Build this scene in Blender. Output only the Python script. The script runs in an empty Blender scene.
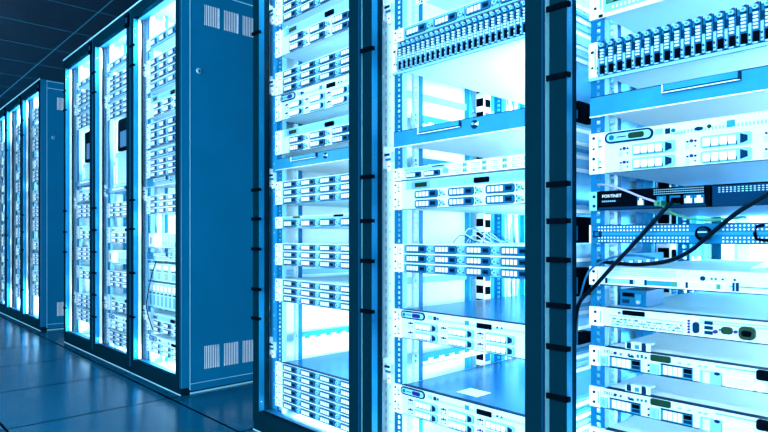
import bpy, bmesh, math, random
from math import pi, sin, cos
from mathutils import Vector
random.seed(7)
SC = bpy.context.scene
COL = SC.collection

# ------------------------------------------------------------------ camera model
F = 585.0
TAN = 547.8 / F
TH = math.atan(TAN)
CT, ST = cos(TH), sin(TH)
XV, YH = -163.8, 236.8
CAMZ = 0.694
FRONT = 1.0955           # y of the rack fronts
PITCH = 0.6
T0 = 0.667
KF = F / CT ** 2


def seam(k):             # x of the k-th line between racks
    return -(T0 + PITCH * k)


def hz(x, y, D):         # height of a photo point lying on the plane y = D
    return CAMZ + (YH - y) * D / (CT * (x - XV))


def tt(x, D):            # world x of a photo column on the plane y = D
    return -(D * (KF / (x - XV) - TAN))


cam_d = bpy.data.cameras.new('camera')
cam = bpy.data.objects.new('camera', cam_d)
COL.objects.link(cam)
cam.location = (0, 0, CAMZ)
cam.rotation_euler = (pi / 2, 0, math.atan2(CT, ST))
cam_d.sensor_width = 36
cam_d.lens = F / 768 * 36
cam_d.shift_y = (YH - 216) / 768
cam_d.clip_start = 0.02
SC.camera = cam

# ------------------------------------------------------------------ materials
M = {}


def mat(name, col, rough=0.5, metal=0.0, spec=0.5, tint=None, noise=0.0, nscale=30.0, emit=None, bump=0.0):
    m = bpy.data.materials.new(name)
    m.use_nodes = True
    nt = m.node_tree
    b = nt.nodes['Principled BSDF']
    b.inputs['Base Color'].default_value = (*col, 1)
    b.inputs['Roughness'].default_value = rough
    b.inputs['Metallic'].default_value = metal
    b.inputs['Specular IOR Level'].default_value = spec
    if tint:
        b.inputs['Specular Tint'].default_value = (*tint, 1)
    if emit:
        b.inputs['Emission Color'].default_value = (*emit[0], 1)
        b.inputs['Emission Strength'].default_value = emit[1]
    if noise or bump:
        tc = nt.nodes.new('ShaderNodeTexCoord')
        nz = nt.nodes.new('ShaderNodeTexNoise')
        nz.inputs['Scale'].default_value = nscale
        nz.inputs['Detail'].default_value = 4
        nt.links.new(tc.outputs['Object'], nz.inputs['Vector'])
        if noise:
            mr = nt.nodes.new('ShaderNodeMapRange')
            mr.inputs['To Min'].default_value = 1 - noise
            mr.inputs['To Max'].default_value = 1 + noise
            nt.links.new(nz.outputs['Fac'], mr.inputs['Value'])
            mx = nt.nodes.new('ShaderNodeMix')
            mx.data_type = 'RGBA'
            mx.blend_type = 'MULTIPLY'
            mx.inputs['Factor'].default_value = 1
            mx.inputs[6].default_value = (*col, 1)
            nt.links.new(mr.outputs['Result'], mx.inputs[7])
            nt.links.new(mx.outputs[2], b.inputs['Base Color'])
        if bump:
            bp = nt.nodes.new('ShaderNodeBump')
            bp.inputs['Strength'].default_value = bump
            bp.inputs['Distance'].default_value = 0.002
            nt.links.new(nz.outputs['Fac'], bp.inputs['Height'])
            nt.links.new(bp.outputs['Normal'], b.inputs['Normal'])
    M[name] = m
    return m


BT = (.06, .55, 1.0)     # blue-ish sheen of the painted and plastic surfaces
mat('white', (.56, .83, .95), .45, spec=.3, tint=BT, noise=.07, nscale=60)
mat('snow', (.86, .96, 1.0), .4, spec=.3)
mat('pale', (.20, .53, .80), .4, spec=.3, tint=BT, noise=.12, nscale=50)
mat('bay_face', (.12, .42, .66), .4, spec=.3, tint=BT)
mat('steel', (.16, .46, .70), .35, metal=.3, noise=.15, nscale=25)
mat('azure', (.018, .225, .42), .4, spec=.3, tint=BT, noise=.25, nscale=14)
mat('azure_wall', (.010, .27, .60), .45, spec=.2, tint=BT, noise=.10, nscale=4)
mat('blue', (.003, .110, .26), .4, spec=.2, tint=BT)
mat('rail_blue', (.004, .13, .32), .4, spec=.2, tint=BT)
mat('navy', (.0012, .024, .075), .45, spec=.03, tint=BT)
mat('black', (.0005, .002, .005), .5, spec=0)
mat('green', (.003, .035, .018), .4, spec=.1)
mat('green_light', (.008, .20, .12), .4)
mat('violet', (.012, .012, .17), .4, spec=.2)
mat('lilac', (.36, .36, .78), .45)
mat('door_paint', (.0003, .0125, .025), .55, spec=0, noise=.15, nscale=8)
mat('door_inner', (.002, .07, .18), .5, spec=.1, tint=BT)
mat('edge_glow_paint', (.20, .70, .95), .35)  # pale tone, bright ridge of light painted onto the near door edges
mat('side_paint', (.0008, .120, .275), .5, spec=.12, tint=BT, noise=.14, nscale=5, bump=.15)
mat('edge_line', (.20, .62, .88), .4, spec=.2)
mat('wall_metal', (.25, .62, .85), .16, metal=.85, noise=.1, nscale=6)
mat('lid_blue', (.025, .26, .50), .22, metal=.7, noise=.2, nscale=3)
mat('inner_white', (.62, .87, .97), .45, spec=.3, noise=.08, nscale=7)
mat('hole', (.002, .02, .05), .6)
mat('cable_black', (.0005, .003, .009), .45, spec=.1, tint=BT)
mat('cable_mint', (.35, .85, .80), .45)
mat('cable_blue', (.01, .12, .28), .4, spec=.2, tint=BT)


def glass_mat():
    m = bpy.data.materials.new('door_glass')
    m.use_nodes = True
    nt = m.node_tree
    for n in list(nt.nodes):
        nt.nodes.remove(n)
    out = nt.nodes.new('ShaderNodeOutputMaterial')
    mix = nt.nodes.new('ShaderNodeMixShader')
    tr = nt.nodes.new('ShaderNodeBsdfTransparent')
    tr.inputs['Color'].default_value = (.94, .985, 1, 1)
    gl = nt.nodes.new('ShaderNodeBsdfGlossy')
    gl.inputs['Roughness'].default_value = .02
    lw = nt.nodes.new('ShaderNodeLayerWeight')          # facing is symmetric, so no total reflection inside the pane
    lw.inputs['Blend'].default_value = .5
    pw = nt.nodes.new('ShaderNodeMath'); pw.operation = 'POWER'; pw.inputs[1].default_value = 5
    mr = nt.nodes.new('ShaderNodeMapRange'); mr.inputs['To Min'].default_value = .006; mr.inputs['To Max'].default_value = .5
    nt.links.new(lw.outputs['Facing'], pw.inputs[0]); nt.links.new(pw.outputs[0], mr.inputs['Value'])
    nt.links.new(mr.outputs[0], mix.inputs[0])
    nt.links.new(tr.outputs[0], mix.inputs[1])
    nt.links.new(gl.outputs[0], mix.inputs[2])
    nt.links.new(mix.outputs[0], out.inputs[0])
    M['glass'] = m


glass_mat()


def tile_mat(name, col, line, size, ox, oy, width, rough, spec=.5, noise=.25, tint=BT):
    """square tiles with narrow joints, in object (=world) coordinates"""
    m = mat(name, col, rough, spec=spec, tint=tint)
    nt = m.node_tree
    b = nt.nodes['Principled BSDF']
    N = nt.nodes.new
    tc = N('ShaderNodeTexCoord')
    sp = N('ShaderNodeSeparateXYZ')
    nt.links.new(tc.outputs['Object'], sp.inputs[0])
    ms = []
    for ax, o in (('X', ox), ('Y', oy)):
        s = N('ShaderNodeMath'); s.operation = 'SUBTRACT'; s.inputs[1].default_value = o
        nt.links.new(sp.outputs[ax], s.inputs[0])
        d = N('ShaderNodeMath'); d.operation = 'DIVIDE'; d.inputs[1].default_value = size
        nt.links.new(s.outputs[0], d.inputs[0])
        p = N('ShaderNodeMath'); p.operation = 'PINGPONG'; p.inputs[1].default_value = .5
        nt.links.new(d.outputs[0], p.inputs[0])
        l = N('ShaderNodeMath'); l.operation = 'LESS_THAN'; l.inputs[1].default_value = width / size / 2
        nt.links.new(p.outputs[0], l.inputs[0])
        ms.append(l)
    mx = N('ShaderNodeMath'); mx.operation = 'MAXIMUM'
    nt.links.new(ms[0].outputs[0], mx.inputs[0]); nt.links.new(ms[1].outputs[0], mx.inputs[1])
    nz = N('ShaderNodeTexNoise'); nz.inputs['Scale'].default_value = 3.5; nz.inputs['Detail'].default_value = 6
    mp = N('ShaderNodeMapping'); mp.inputs['Scale'].default_value = (1, 3, 1)
    nt.links.new(tc.outputs['Object'], mp.inputs[0]); nt.links.new(mp.outputs[0], nz.inputs['Vector'])
    mr = N('ShaderNodeMapRange'); mr.inputs['To Min'].default_value = 1 - noise; mr.inputs['To Max'].default_value = 1 + noise
    nt.links.new(nz.outputs['Fac'], mr.inputs['Value'])
    c1 = N('ShaderNodeMix'); c1.data_type = 'RGBA'; c1.blend_type = 'MULTIPLY'; c1.inputs['Factor'].default_value = 1
    c1.inputs[6].default_value = (*col, 1); nt.links.new(mr.outputs[0], c1.inputs[7])
    c2 = N('ShaderNodeMix'); c2.data_type = 'RGBA'
    nt.links.new(mx.outputs[0], c2.inputs['Factor']); nt.links.new(c1.outputs[2], c2.inputs[6])
    c2.inputs[7].default_value = (*line, 1)
    nt.links.new(c2.outputs[2], b.inputs['Base Color'])
    rr = N('ShaderNodeMapRange'); rr.inputs['To Min'].default_value = max(.02, rough - .03); rr.inputs['To Max'].default_value = rough + .05
    nt.links.new(nz.outputs['Fac'], rr.inputs['Value'])
    nt.links.new(rr.outputs[0], b.inputs['Roughness'])
    sj = N('ShaderNodeMapRange'); sj.inputs['To Min'].default_value = spec; sj.inputs['To Max'].default_value = 0
    nt.links.new(mx.outputs[0], sj.inputs['Value']); nt.links.new(sj.outputs[0], b.inputs['Specular IOR Level'])
    return m


tile_mat('floor_tiles', (.0002, .060, .135), (.00005, .001, .003), .6, seam(0), 1.045, .009, .20, spec=.32, noise=.3)
tile_mat('ceiling_tiles', (.001, .023, .055), (.02, .17, .29), .6, seam(0) + .25, 1.42, .012, .6, spec=.2)
mat('wall_paint', (.001, .025, .06), .7, spec=0, noise=.1, nscale=3)
mat('lamp', (.8, .9, 1), .4, emit=((.5, .82, 1.0), 6.0))

# ------------------------------------------------------------------ mesh builder


class MB:
    def __init__(s):
        s.v = []; s.f = []; s.m = []; s.names = []; s.smooth = []

    def mi(s, name):
        if name not in s.names:
            s.names.append(name)
        return s.names.index(name)

    def face(s, pts, m, smooth=False):
        i = len(s.v)
        s.v += [tuple(p) for p in pts]
        s.f.append(tuple(range(i, i + len(pts))))
        s.m.append(s.mi(m)); s.smooth.append(smooth)

    def box(s, x0, x1, y0, y1, z0, z1, m, top=None, front=None, bottom=None):
        if x1 < x0: x0, x1 = x1, x0
        if y1 < y0: y0, y1 = y1, y0
        if z1 < z0: z0, z1 = z1, z0
        i = len(s.v)
        s.v += [(x0, y0, z0), (x1, y0, z0), (x1, y1, z0), (x0, y1, z0), (x0, y0, z1), (x1, y0, z1), (x1, y1, z1), (x0, y1, z1)]
        fs = [((0, 3, 2, 1), bottom or m), ((4, 5, 6, 7), top or m), ((0, 1, 5, 4), front or m), ((1, 2, 6, 5), m), ((2, 3, 7, 6), m), ((3, 0, 4, 7), m)]
        for q, mm in fs:
            s.f.append(tuple(i + a for a in q)); s.m.append(s.mi(mm)); s.smooth.append(False)
        return s

    def poly(s, pts, y0, y1, m):
        """outline in the x-z plane (counter-clockwise seen from -y) extruded y0 (front) to y1"""
        n = len(pts); i = len(s.v)
        s.v += [(p[0], y0, p[1]) for p in pts] + [(p[0], y1, p[1]) for p in pts]
        s.f.append(tuple(range(i, i + n))); s.m.append(s.mi(m)); s.smooth.append(False)
        s.f.append(tuple(range(i + 2 * n - 1, i + n - 1, -1))); s.m.append(s.mi(m)); s.smooth.append(False)
        for k in range(n):
            a, b = i + k, i + (k + 1) % n
            s.f.append((a, a + n, b + n, b)); s.m.append(s.mi(m)); s.smooth.append(False)

    def disc(s, cx, cz, r, y0, y1, m, n=12, rz=None):
        rz = rz or r
        s.poly([(cx + r * cos(2 * pi * k / n), cz + rz * sin(2 * pi * k / n)) for k in range(n)], y0, y1, m)

    def rrect(s, x0, x1, z0, z1, r, y0, y1, m, n=4):
        pts = []
        for cx, cz, a0 in ((x1 - r, z0 + r, -pi / 2), (x1 - r, z1 - r, 0), (x0 + r, z1 - r, pi / 2), (x0 + r, z0 + r, pi)):
            for k in range(n + 1):
                a = a0 + pi / 2 * k / n
                pts.append((cx + r * cos(a), cz + r * sin(a)))
        s.poly(pts, y0, y1, m)

    def tube(s, pts, r, m, n=8):
        pts = [Vector(p) for p in pts]
        rings = []
        up = Vector((0, 0, 1))
        for k, p in enumerate(pts):
            d = (pts[min(k + 1, len(pts) - 1)] - pts[max(k - 1, 0)]).normalized()
            a = d.cross(up)
            if a.length < 1e-3: a = d.cross(Vector((1, 0, 0)))
            a.normalize(); b = a.cross(d).normalized()
            i = len(s.v)
            s.v += [tuple(p + a * r * cos(2 * pi * j / n) + b * r * sin(2 * pi * j / n)) for j in range(n)]
            rings.append(i)
        for k in range(len(rings) - 1):
            for j in range(n):
                a, b = rings[k] + j, rings[k] + (j + 1) % n
                c, d = rings[k + 1] + (j + 1) % n, rings[k + 1] + j
                s.f.append((a, b, c, d)); s.m.append(s.mi(m)); s.smooth.append(True)
        for i, rev in ((rings[0], True), (rings[-1], False)):
            q = list(range(i, i + n))
            s.f.append(tuple(q[::-1] if rev else q)); s.m.append(s.mi(m)); s.smooth.append(False)

    def text(s, body, x, z, size, y, m):
        cu = bpy.data.curves.new('lettering', 'FONT')
        cu.body = body; cu.size = size; cu.extrude = .0004; cu.resolution_u = 2
        o = bpy.data.objects.new('lettering', cu); COL.objects.link(o)
        dg = bpy.context.evaluated_depsgraph_get(); dg.update()
        me = o.evaluated_get(dg).to_mesh()
        i = len(s.v)
        for v in me.vertices:
            s.v.append((x + v.co.x, y - v.co.z, z + v.co.y))
        for p in me.polygons:
            s.f.append(tuple(i + a for a in p.vertices)); s.m.append(s.mi(m)); s.smooth.append(False)
        o.evaluated_get(dg).to_mesh_clear()
        bpy.data.objects.remove(o); bpy.data.curves.remove(cu)

    def mesh(s, name):
        me = bpy.data.meshes.new(name)
        me.from_pydata(s.v, [], s.f)
        for n in s.names: me.materials.append(M[n])
        me.polygons.foreach_set('material_index', s.m)
        me.polygons.foreach_set('use_smooth', s.smooth)
        me.update()
        bm = bmesh.new(); bm.from_mesh(me)
        bmesh.ops.recalc_face_normals(bm, faces=bm.faces)
        bm.to_mesh(me); bm.free()
        return me


def link(name, me, parent=None, loc=(0, 0, 0), bevel=0):
    o = bpy.data.objects.new(name, me)
    COL.objects.link(o)
    o.location = loc
    if parent: o.parent = parent
    if bevel:
        b = o.modifiers.new('bevel', 'BEVEL'); b.width = bevel; b.segments = 2; b.limit_method = 'ANGLE'
    return o


def thing(name, label, cat, loc=(0, 0, 0), group=None, scale=None):
    o = bpy.data.objects.new(name, None)
    COL.objects.link(o)
    o.location = loc; o.empty_display_size = .05
    if scale: o.scale = scale
    o['label'] = label; o['category'] = cat
    if group: o['group'] = group
    return o


def struct(name, mb):
    o = link(name, mb.mesh(name)); o['kind'] = 'structure'
    return o


def plabel(o, text):
    o['label'] = text
    return o


# ------------------------------------------------------------------ the room
CEIL = 2.36
RX0, RX1, RY0, RY1 = -9.5, 2.6, -2.2, 3.2
b = MB(); b.box(RX0, RX1, RY0, RY1, -.05, 0, 'floor_tiles'); struct('floor', b)
b = MB(); b.box(RX0, RX1, RY0, RY1, CEIL, CEIL + .05, 'ceiling_tiles'); struct('ceiling', b)
b = MB(); b.box(RX0 - .1, RX0, RY0, RY1, 0, CEIL, 'wall_paint'); struct('wall_left', b)
b = MB(); b.box(RX1, RX1 + .1, RY0, RY1, 0, CEIL, 'wall_paint'); struct('wall_right', b)
b = MB(); b.box(RX0, RX1, RY1, RY1 + .1, 0, CEIL, 'wall_paint'); struct('wall_back', b)
b = MB(); b.box(RX0, RX1, RY0 - .1, RY0, 0, CEIL, 'wall_paint'); struct('wall_front', b)

# ------------------------------------------------------------------ racks
RH = 1.86                # height
RD = 1.0                 # depth
WALL_L = .022            # thickness zone of the side walls
EAR_X = .0587            # left flange of 19 inch gear inside a rack
_mesh = {}


def cached(key, fn):
    if key not in _mesh:
        b = MB(); fn(b); _mesh[key] = b.mesh(key)
    return _mesh[key]


def rail_mesh(b, z0, z1, fac=1.0, m='rail_blue', side='pale', w=.030, ret=.02, pitch=.01482):
    """upright with square holes: flange towards the front, return flange on the inner side"""
    a0, a1 = w * .42, w * .74
    b.box(0, a0, 0, .002, z0, z1, m)
    b.box(a1, w, 0, .002, z0, z1, m)
    n = int((z1 - z0) / pitch)
    for k in range(n + 1):
        za = z0 + k * pitch
        zb = min(z1, za + pitch * .42)
        if zb > za: b.box(a0, a1, 0, .002, za, zb, m)
    b.box(w - .002, w, .002, ret, z0, z1, side)


def vent_panel(b, mat_, slots=True):
    """right or left side cover in local y/z, thickness in x 0..0.004; real slots near top and bottom"""
    y0, y1 = .044, RD - .02
    z0, z1 = .045, 1.795
    cols = []
    for g in range(4):
        cols += [(.112 + g * .096 + k * .0085, .112 + g * .096 + k * .0085 + .0040) for k in range(9)]
    bands = [(.10, .203), (1.646, 1.738)]
    zz = [z0] + [q for bd in bands for q in bd] + [z1]
    T = .004
    b.box(0, T, y0, y1, z0, bands[0][0], mat_)
    b.box(0, T, y0, y1, bands[0][1], bands[1][0], mat_)
    b.box(0, T, y0, y1, bands[1][1], z1, mat_)
    for (za, zb) in bands:
        p = y0
        for (ya, yb) in cols:
            b.box(0, T, p, ya, za, zb, mat_); p = yb
        b.box(0, T, p, y1, za, zb, mat_)


def make_rack(k_right, label, clips, ear_y, wall='inner_white', strip='inner_white', name='server_rack', show_side=False, brackets=(), slides=(.31, .95, 1.45)):
    """k_right = seam on the right side of the rack; local x 0 = left seam"""
    x0 = seam(k_right + 1)
    r = thing(name, label, 'server rack', (x0, FRONT, 0), 'server racks')
    W = PITCH
    # plinth
    b = MB(); b.box(.004, W - .004, .004, RD - .02, 0, .03, 'door_paint'); b.box(.003, W - .003, .0015, .004, 0, .0022, 'edge_line'); link('plinth', b.mesh('plinth'), r)
    # load frame: corner posts and beams behind the door
    b = MB()
    for xa, xb in ((.004, .034), (W - .030, W - .004)):
        b.box(xa, xb, .042, .052, .03, RH - .004, 'door_paint')
        b.box(xa, xb, RD - .03, RD - .006, .03, RH - .004, 'door_paint')
    b.box(.034, W - .030, .042, .062, .03, .068, 'blue')
    b.box(.034, W - .030, .042, .062, RH - .06, RH - .004, 'blue')
    b.box(.034, W - .030, RD - .03, RD - .006, .03, .08, 'blue')
    b.box(.034, W - .030, RD - .03, RD - .006, RH - .08, RH - .004, 'blue')
    link('frame', b.mesh('rack_frame'), r)
    # floor and roof of the cabinet
    b = MB(); b.box(.010, W - .010, .062, RD - .03, .034, .040, 'inner_white'); link('bottom_panel', b.mesh('bottom_panel'), r)
    b = MB()
    b.box(.004, W - .004, .0, RD, RH - .004, RH, 'door_paint')
    b.box(.004, W - .004, -.004, 0, RH - .006, RH, 'edge_line')
    b.box(.010, W - .010, .062, RD - .03, RH - .010, RH - .004, 'inner_white')
    link('roof_panel', b.mesh('roof_panel'), r)
    # rear panel
    b = MB(); b.box(.034, W - .03, RD - .012, RD - .008, .08, RH - .08, 'inner_white')
    for q in range(5):
        b.box(.08 + q * .1, .115 + q * .1, RD - .016, RD - .012, .15, RH - .15, 'azure_wall' if q % 2 else 'pale')
    link('rear_panel', b.mesh('rear_panel'), r)
    # side covers; the inner faces take the inner colour
    def cover(side):
        b = MB()
        vent_panel(b, 'side_paint' if show_side and side == 'R' else 'side_paint')
        me = b.mesh('side_panel')
        return me
    key = 'side_panel'
    if key not in _mesh: _mesh[key] = cover('R')
    def slot_glow(b):
        b.box(0, .0012, 0, .072, -.002, .105, 'snow')  # white plate behind the slots paints in light leaking from inside
    if show_side:
        for za in (.099, 1.639):
            for g in range(4): link('vent_grille', cached('vent_grille', slot_glow), r, (W - .0042, .111 + g * .096, za))
    sr = link('side_panel', _mesh[key], r, (W - .006, 0, 0))
    sl = link('side_panel', _mesh[key], r, (.002, 0, 0))
    if show_side:
        b = MB()
        T = .0045
        b.box(W - .004, W - .0005, .004, .042, .03, RH - .004, 'side_paint')
        b.box(W - .006, W + .0005, .042, .0445, .02, RH - .004, 'edge_line')
        b.box(W - .006, W - .002, .0445, RD, .012, .043, 'side_paint')
        b.box(W - .006, W - .002, .0445, RD, 1.799, RH - .004, 'side_paint')
        b.box(W - .006, W + .0005, .0445, RD, .0, .006, 'edge_line')
        b.box(W - .006, W + .0003, .0445, RD, .0425, .0445, 'edge_line')
        b.box(W - .006, W + .0005, .0445, RD, 1.795, 1.799, 'edge_line')
        b.box(W - .006, W + .0005, .0445, RD, RH - .014, RH - .010, 'edge_line')
        link('side_trim', b.mesh('side_trim'), r)
        b = MB()
        n = 16
        i = len(b.v)
        for (rr, xx) in ((.013, 0), (.013, .004), (.007, .006)):
            b.v += [(W - .002 + xx, .085 + rr * cos(2 * pi * j / n), 1.433 + rr * sin(2 * pi * j / n)) for j in range(n)]
        for q in range(2):
            for j in range(n):
                b.f.append((i + q * n + j, i + q * n + (j + 1) % n, i + (q + 1) * n + (j + 1) % n, i + (q + 1) * n + j)); b.m.append(b.mi('steel')); b.smooth.append(True)
        b.f.append(tuple(i + 2 * n + j for j in range(n))); b.m.append(b.mi('azure')); b.smooth.append(False)
        b.box(W + .003, W + .0055, .084, .086, 1.427, 1.439, 'navy')
        lk = link('panel_lock', b.mesh('panel_lock'), r)
    # inner lining plates of the side walls (with posts)
    b = MB()
    b.box(.008, .010, .054, RD - .03, .04, RH - .01, wall)
    for ya, yb in ((.53, .65), (.725, .80), (.86, .90)):
        b.box(.010, .012, ya, yb, .04, RH - .01, 'azure_wall')
    for yy, ww in ((.455, .016), (.78, .035)):
        b.box(.010, .030, yy, yy + ww, .04, RH - .01, 'azure')
    for zz in (.55, 1.12, 1.6):
        b.box(.010, .018, .09, RD - .06, zz, zz + .02, 'pale')
    link('inner_wall', b.mesh('inner_wall_left'), r)
    b = MB()
    b.box(W - .010, W - .008, .054, RD - .03, .212, RH - .222, 'inner_white')
    link('inner_wall', b.mesh('inner_wall_right'), r)
    # strip between wall and front upright
    b = MB()
    if strip is None:
        b.box(.012, .020, ear_y + .16, ear_y + .17, .04, RH - .01, 'azure')
    else: b.box(.012, EAR_X - .001, ear_y + .002, ear_y + .004, .04, RH - .01, strip)
    for q in range(70 if strip else 0):
        zz = .08 + q * .025
        b.box(.022, .026, ear_y + .0012, ear_y + .002, zz, zz + .012, 'azure' if strip != 'inner_white' else 'steel')
        if q % 2: b.box(.040, .044, ear_y + .0012, ear_y + .002, zz, zz + .007, 'pale')
    link('cover_strip', b.mesh('cover_strip'), r)
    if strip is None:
        for ya, yb in ((2, 62), (112, 172), (205, 213), (244, 262), (300, 330), (345, 372), (400, 432)):  # mirrored server stripes painted on the shiny wall as pale slats
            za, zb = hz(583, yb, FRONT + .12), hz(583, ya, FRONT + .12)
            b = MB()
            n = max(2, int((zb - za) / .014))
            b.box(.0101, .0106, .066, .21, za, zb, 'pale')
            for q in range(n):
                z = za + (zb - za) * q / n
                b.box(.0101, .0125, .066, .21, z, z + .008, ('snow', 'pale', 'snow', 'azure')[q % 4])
            link('reflected_stripes', b.mesh('reflected_stripes'), r)
        for ya, yb in ((102, 122), (217, 243), (268, 296), (333, 344)):
            za, zb = hz(583, yb, FRONT + .11), hz(583, ya, FRONT + .11)
            b = MB(); b.box(.0101, .024, .09, .15, za, zb, 'black'); b.box(.012, .022, .0885, .09, za + .006, zb - .02, 'blue')
            link('wall_socket', b.mesh('wall_socket'), r)
    # uprights
    def rl(b): rail_mesh(b, .05, RH - .02)
    me = cached('mounting_rail', rl)
    o = link('mounting_rail', me, r, (EAR_X, ear_y + .003, 0))
    o = link('mounting_rail', me, r, (W - EAR_X, ear_y + .003, 0)); o.scale.x = -1
    def rl2(b): rail_mesh(b, .05, RH - .02, m='white', side='blue', w=.026)
    me = cached('inner_rail', rl2)
    link('mounting_rail', me, r, (EAR_X - .004, ear_y + .078, 0))
    def rl3(b): rail_mesh(b, .05, RH - .02, m='blue', side='azure', w=.03)
    me = cached('rear_rail', rl3)
    o = link('mounting_rail', me, r, (EAR_X, .555, 0))
    # slide rails running back along the left wall, with slots
    def sld(b):
        b.box(0, .003, .0, .60, 0, .009, 'snow'); b.box(0, .003, .0, .60, .017, .034, 'azure')
        for q in range(12):
            b.box(0, .003, q * .05, q * .05 + .022, .009, .017, 'azure')
        b.box(0, .016, .0, .60, -.003, 0, 'snow')
        b.box(-.002, 0, 0, .6, 0, .034, 'snow')
    for zz in slides:
        link('slide_rail', cached('slide_rail', sld), r, (.046, ear_y + .085, zz))
    # brackets that hold the cable ducts in front of the left upright
    for zz in brackets:
        b = MB()
        b.box(.012, .032, ear_y - .018, ear_y + .002, zz - .030, zz + .034, 'snow')
        b.box(.032, EAR_X - .002, ear_y - .010, ear_y + .002, zz - .012, zz + .018, 'white')
        b.box(.015, .030, ear_y - .0195, ear_y - .018, zz + .012, zz + .019, 'navy')
        b.box(.020, .026, ear_y - .0195, ear_y - .018, zz - .020, zz - .010, 'blue')
        b.box(.032, .052, ear_y - .0125, ear_y - .010, zz + .006, zz + .013, 'navy')
        b.box(.036, .056, ear_y - .0125, ear_y - .010, zz - .008, zz - .001, 'rail_blue')
        b.box(.040, .054, ear_y - .008, ear_y + .002, zz - .038, zz - .012, 'snow')
        b.disc(.047, zz - .024, .003, ear_y - .009, ear_y - .008, 'navy', 8)
        link('duct_bracket', b.mesh('duct_bracket'), r)
    # power strip at the back left, black and white outlets
    b = MB()
    b.box(.030, .066, .490, .525, .12, RH - .12, 'snow')
    for q in range(36):
        zz = .14 + q * .045
        b.box(.066, .068, .494, .521, zz, zz + .026, 'black' if q % 3 else 'blue'); b.box(.034, .062, .4875, .490, zz + .004, zz + .03, 'black')
    link('power_strip', b.mesh('power_strip'), r)
    b = MB()
    rnd = random.Random(k_right + 50)
    for q in range(7):
        pts = [(.024 + rnd.uniform(-.006, .010), .655 + q * .014 + rnd.uniform(-.006, .006), .06 + j * .11) for j in range(17)]
        b.tube(pts, .0055, ('snow', 'cable_mint', 'pale')[q % 3], 6)
    link('cable_bundle', b.mesh('cable_bundle'), r)
    # door
    near = k_right < 2
    DL, DR = .0065, W - .0128
    SW, SWR = .0395, .041
    ZB, ZT = .030, RH - .006
    b = MB()
    b.box(DL, DL + SW, 0, .022, ZB, ZT, 'door_paint')
    b.box(DR - SWR, DR, 0, .022, ZB, ZT, 'door_paint')
    b.box(DL + SW, DR - SWR, 0, .022, ZB, ZB + .043, 'door_paint')
    b.box(DL + SW, DR - SWR, 0, .022, ZT - .058, ZT, 'door_paint')
    d = link('door', b.mesh('door_frame'), r)
    b = MB()     # inner lip behind the frame, interior glow painted in as lighter blue
    b.box(DL, DL + SW, .022, .040, ZB, ZT, 'door_paint')
    b.box(DL + SW - .001, DL + SW + .0004, .001, .022, ZB + .043, ZT - .058, 'side_paint' if near else 'azure_wall')
    b.box(DR - SWR, DR, .022, .040, ZB, ZT, 'door_paint')
    b.box(DL + SW, DR - SWR, .022, .040, ZB, ZB + .043, 'side_paint')
    b.box(DL + SW, DR - SWR, .022, .040, ZT - .058, ZT, 'azure_wall')
    link('door_lip', b.mesh('door_lip'), d)
    b = MB(); b.box(DR, DR + .0012, .001, .013, ZB, ZT, 'door_inner'); b.box(DR, DR + .0014, .013, .034, ZB, ZT, 'edge_glow_paint' if near else 'door_inner'); plabel(link('edge_glow_strip', b.mesh('edge_glow_strip'), d), 'door edge strip, bright ridge of light painted in on near racks')  # bright ridge of light painted as a pale strip on near doors
    b = MB(); b.box(DL + SW + .0005, DR - SWR, .009, .013, ZB + .043, ZT - .058, 'glass'); link('glass_pane', b.mesh('glass_pane'), d)
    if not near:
        b = MB(); b.box(DL + SW + .0006, DL + SW + .0046, .0235, .037, ZB + .044, ZT - .0585, 'snow'); link('glass_edge_glow', b.mesh('glass_edge_glow'), d)  # white strip paints in the glow of the glass edge
    # black corner block at the top right and clips on the left stile
    b = MB(); b.box(DR - .046, DR + .004, -.006, 0, ZT - .082, ZT - .014, 'black'); b.box(DR - .032, DR - .012, -.008, -.006, ZT - .06, ZT - .035, 'navy'); link('corner_hinge', b.mesh('corner_hinge'), d)
    for zz in clips:
        b = MB()
        b.box(DL - .006, DL + SW + .002, -.004, 0, zz - .006, zz + .006, 'black')
        b.box(DL + SW + .0004, DL + SW + .006, -.004, .007, zz - .005, zz + .005, 'black')
        link('door_clip', b.mesh('door_clip'), d)
    return r


def clipz(x, ys):        # clip heights measured in the photo
    return [hz(x, y, FRONT) for y in ys]


RACKS = {}
RACKS['C'] = make_rack(-1, 'nearest server rack, cut by right edge, holding black firewall and loose black cables',
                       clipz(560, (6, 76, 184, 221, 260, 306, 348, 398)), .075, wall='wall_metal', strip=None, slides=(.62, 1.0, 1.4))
RACKS['B'] = make_rack(0, 'server rack between two wide dark door posts, holding two servers with oval badges',
                       clipz(366, (50, 177, 221, 261, 311)), .075, slides=(.305, .90, 1.03), brackets=(hz(388, 158, 1.16), hz(388, 370, 1.16), hz(388, 10, 1.16)))
RACKS['A'] = make_rack(1, 'server rack just right of wide blue side panel, six drive rows stacked at bottom',
                       clipz(254, (34, 190, 219, 249, 289, 318)), .065, strip='azure_wall', slides=(.300, .95, 1.45),
                       brackets=(hz(271, 14, 1.15), hz(271, 85, 1.15), hz(271, 178, 1.15), hz(271, 347, 1.15)))
RACKS['M1'] = make_rack(3, 'glass fronted server rack whose wide blue vented side panel faces the camera',
                        clipz(133, (45, 65, 200, 229, 273, 317)), .065, strip='pale', show_side=True, brackets=(hz(147, 68, 1.15), hz(147, 193, 1.15), hz(147, 313, 1.15)))
RACKS['M2'] = make_rack(4, 'middle glass fronted rack of the three left of the wide blue side panel',
                        clipz(95, (72, 92, 208, 230, 252, 273, 295, 317)), .065, strip='pale', brackets=(hz(108, 100, 1.15), hz(108, 190, 1.15), hz(108, 303, 1.15)))
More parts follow.
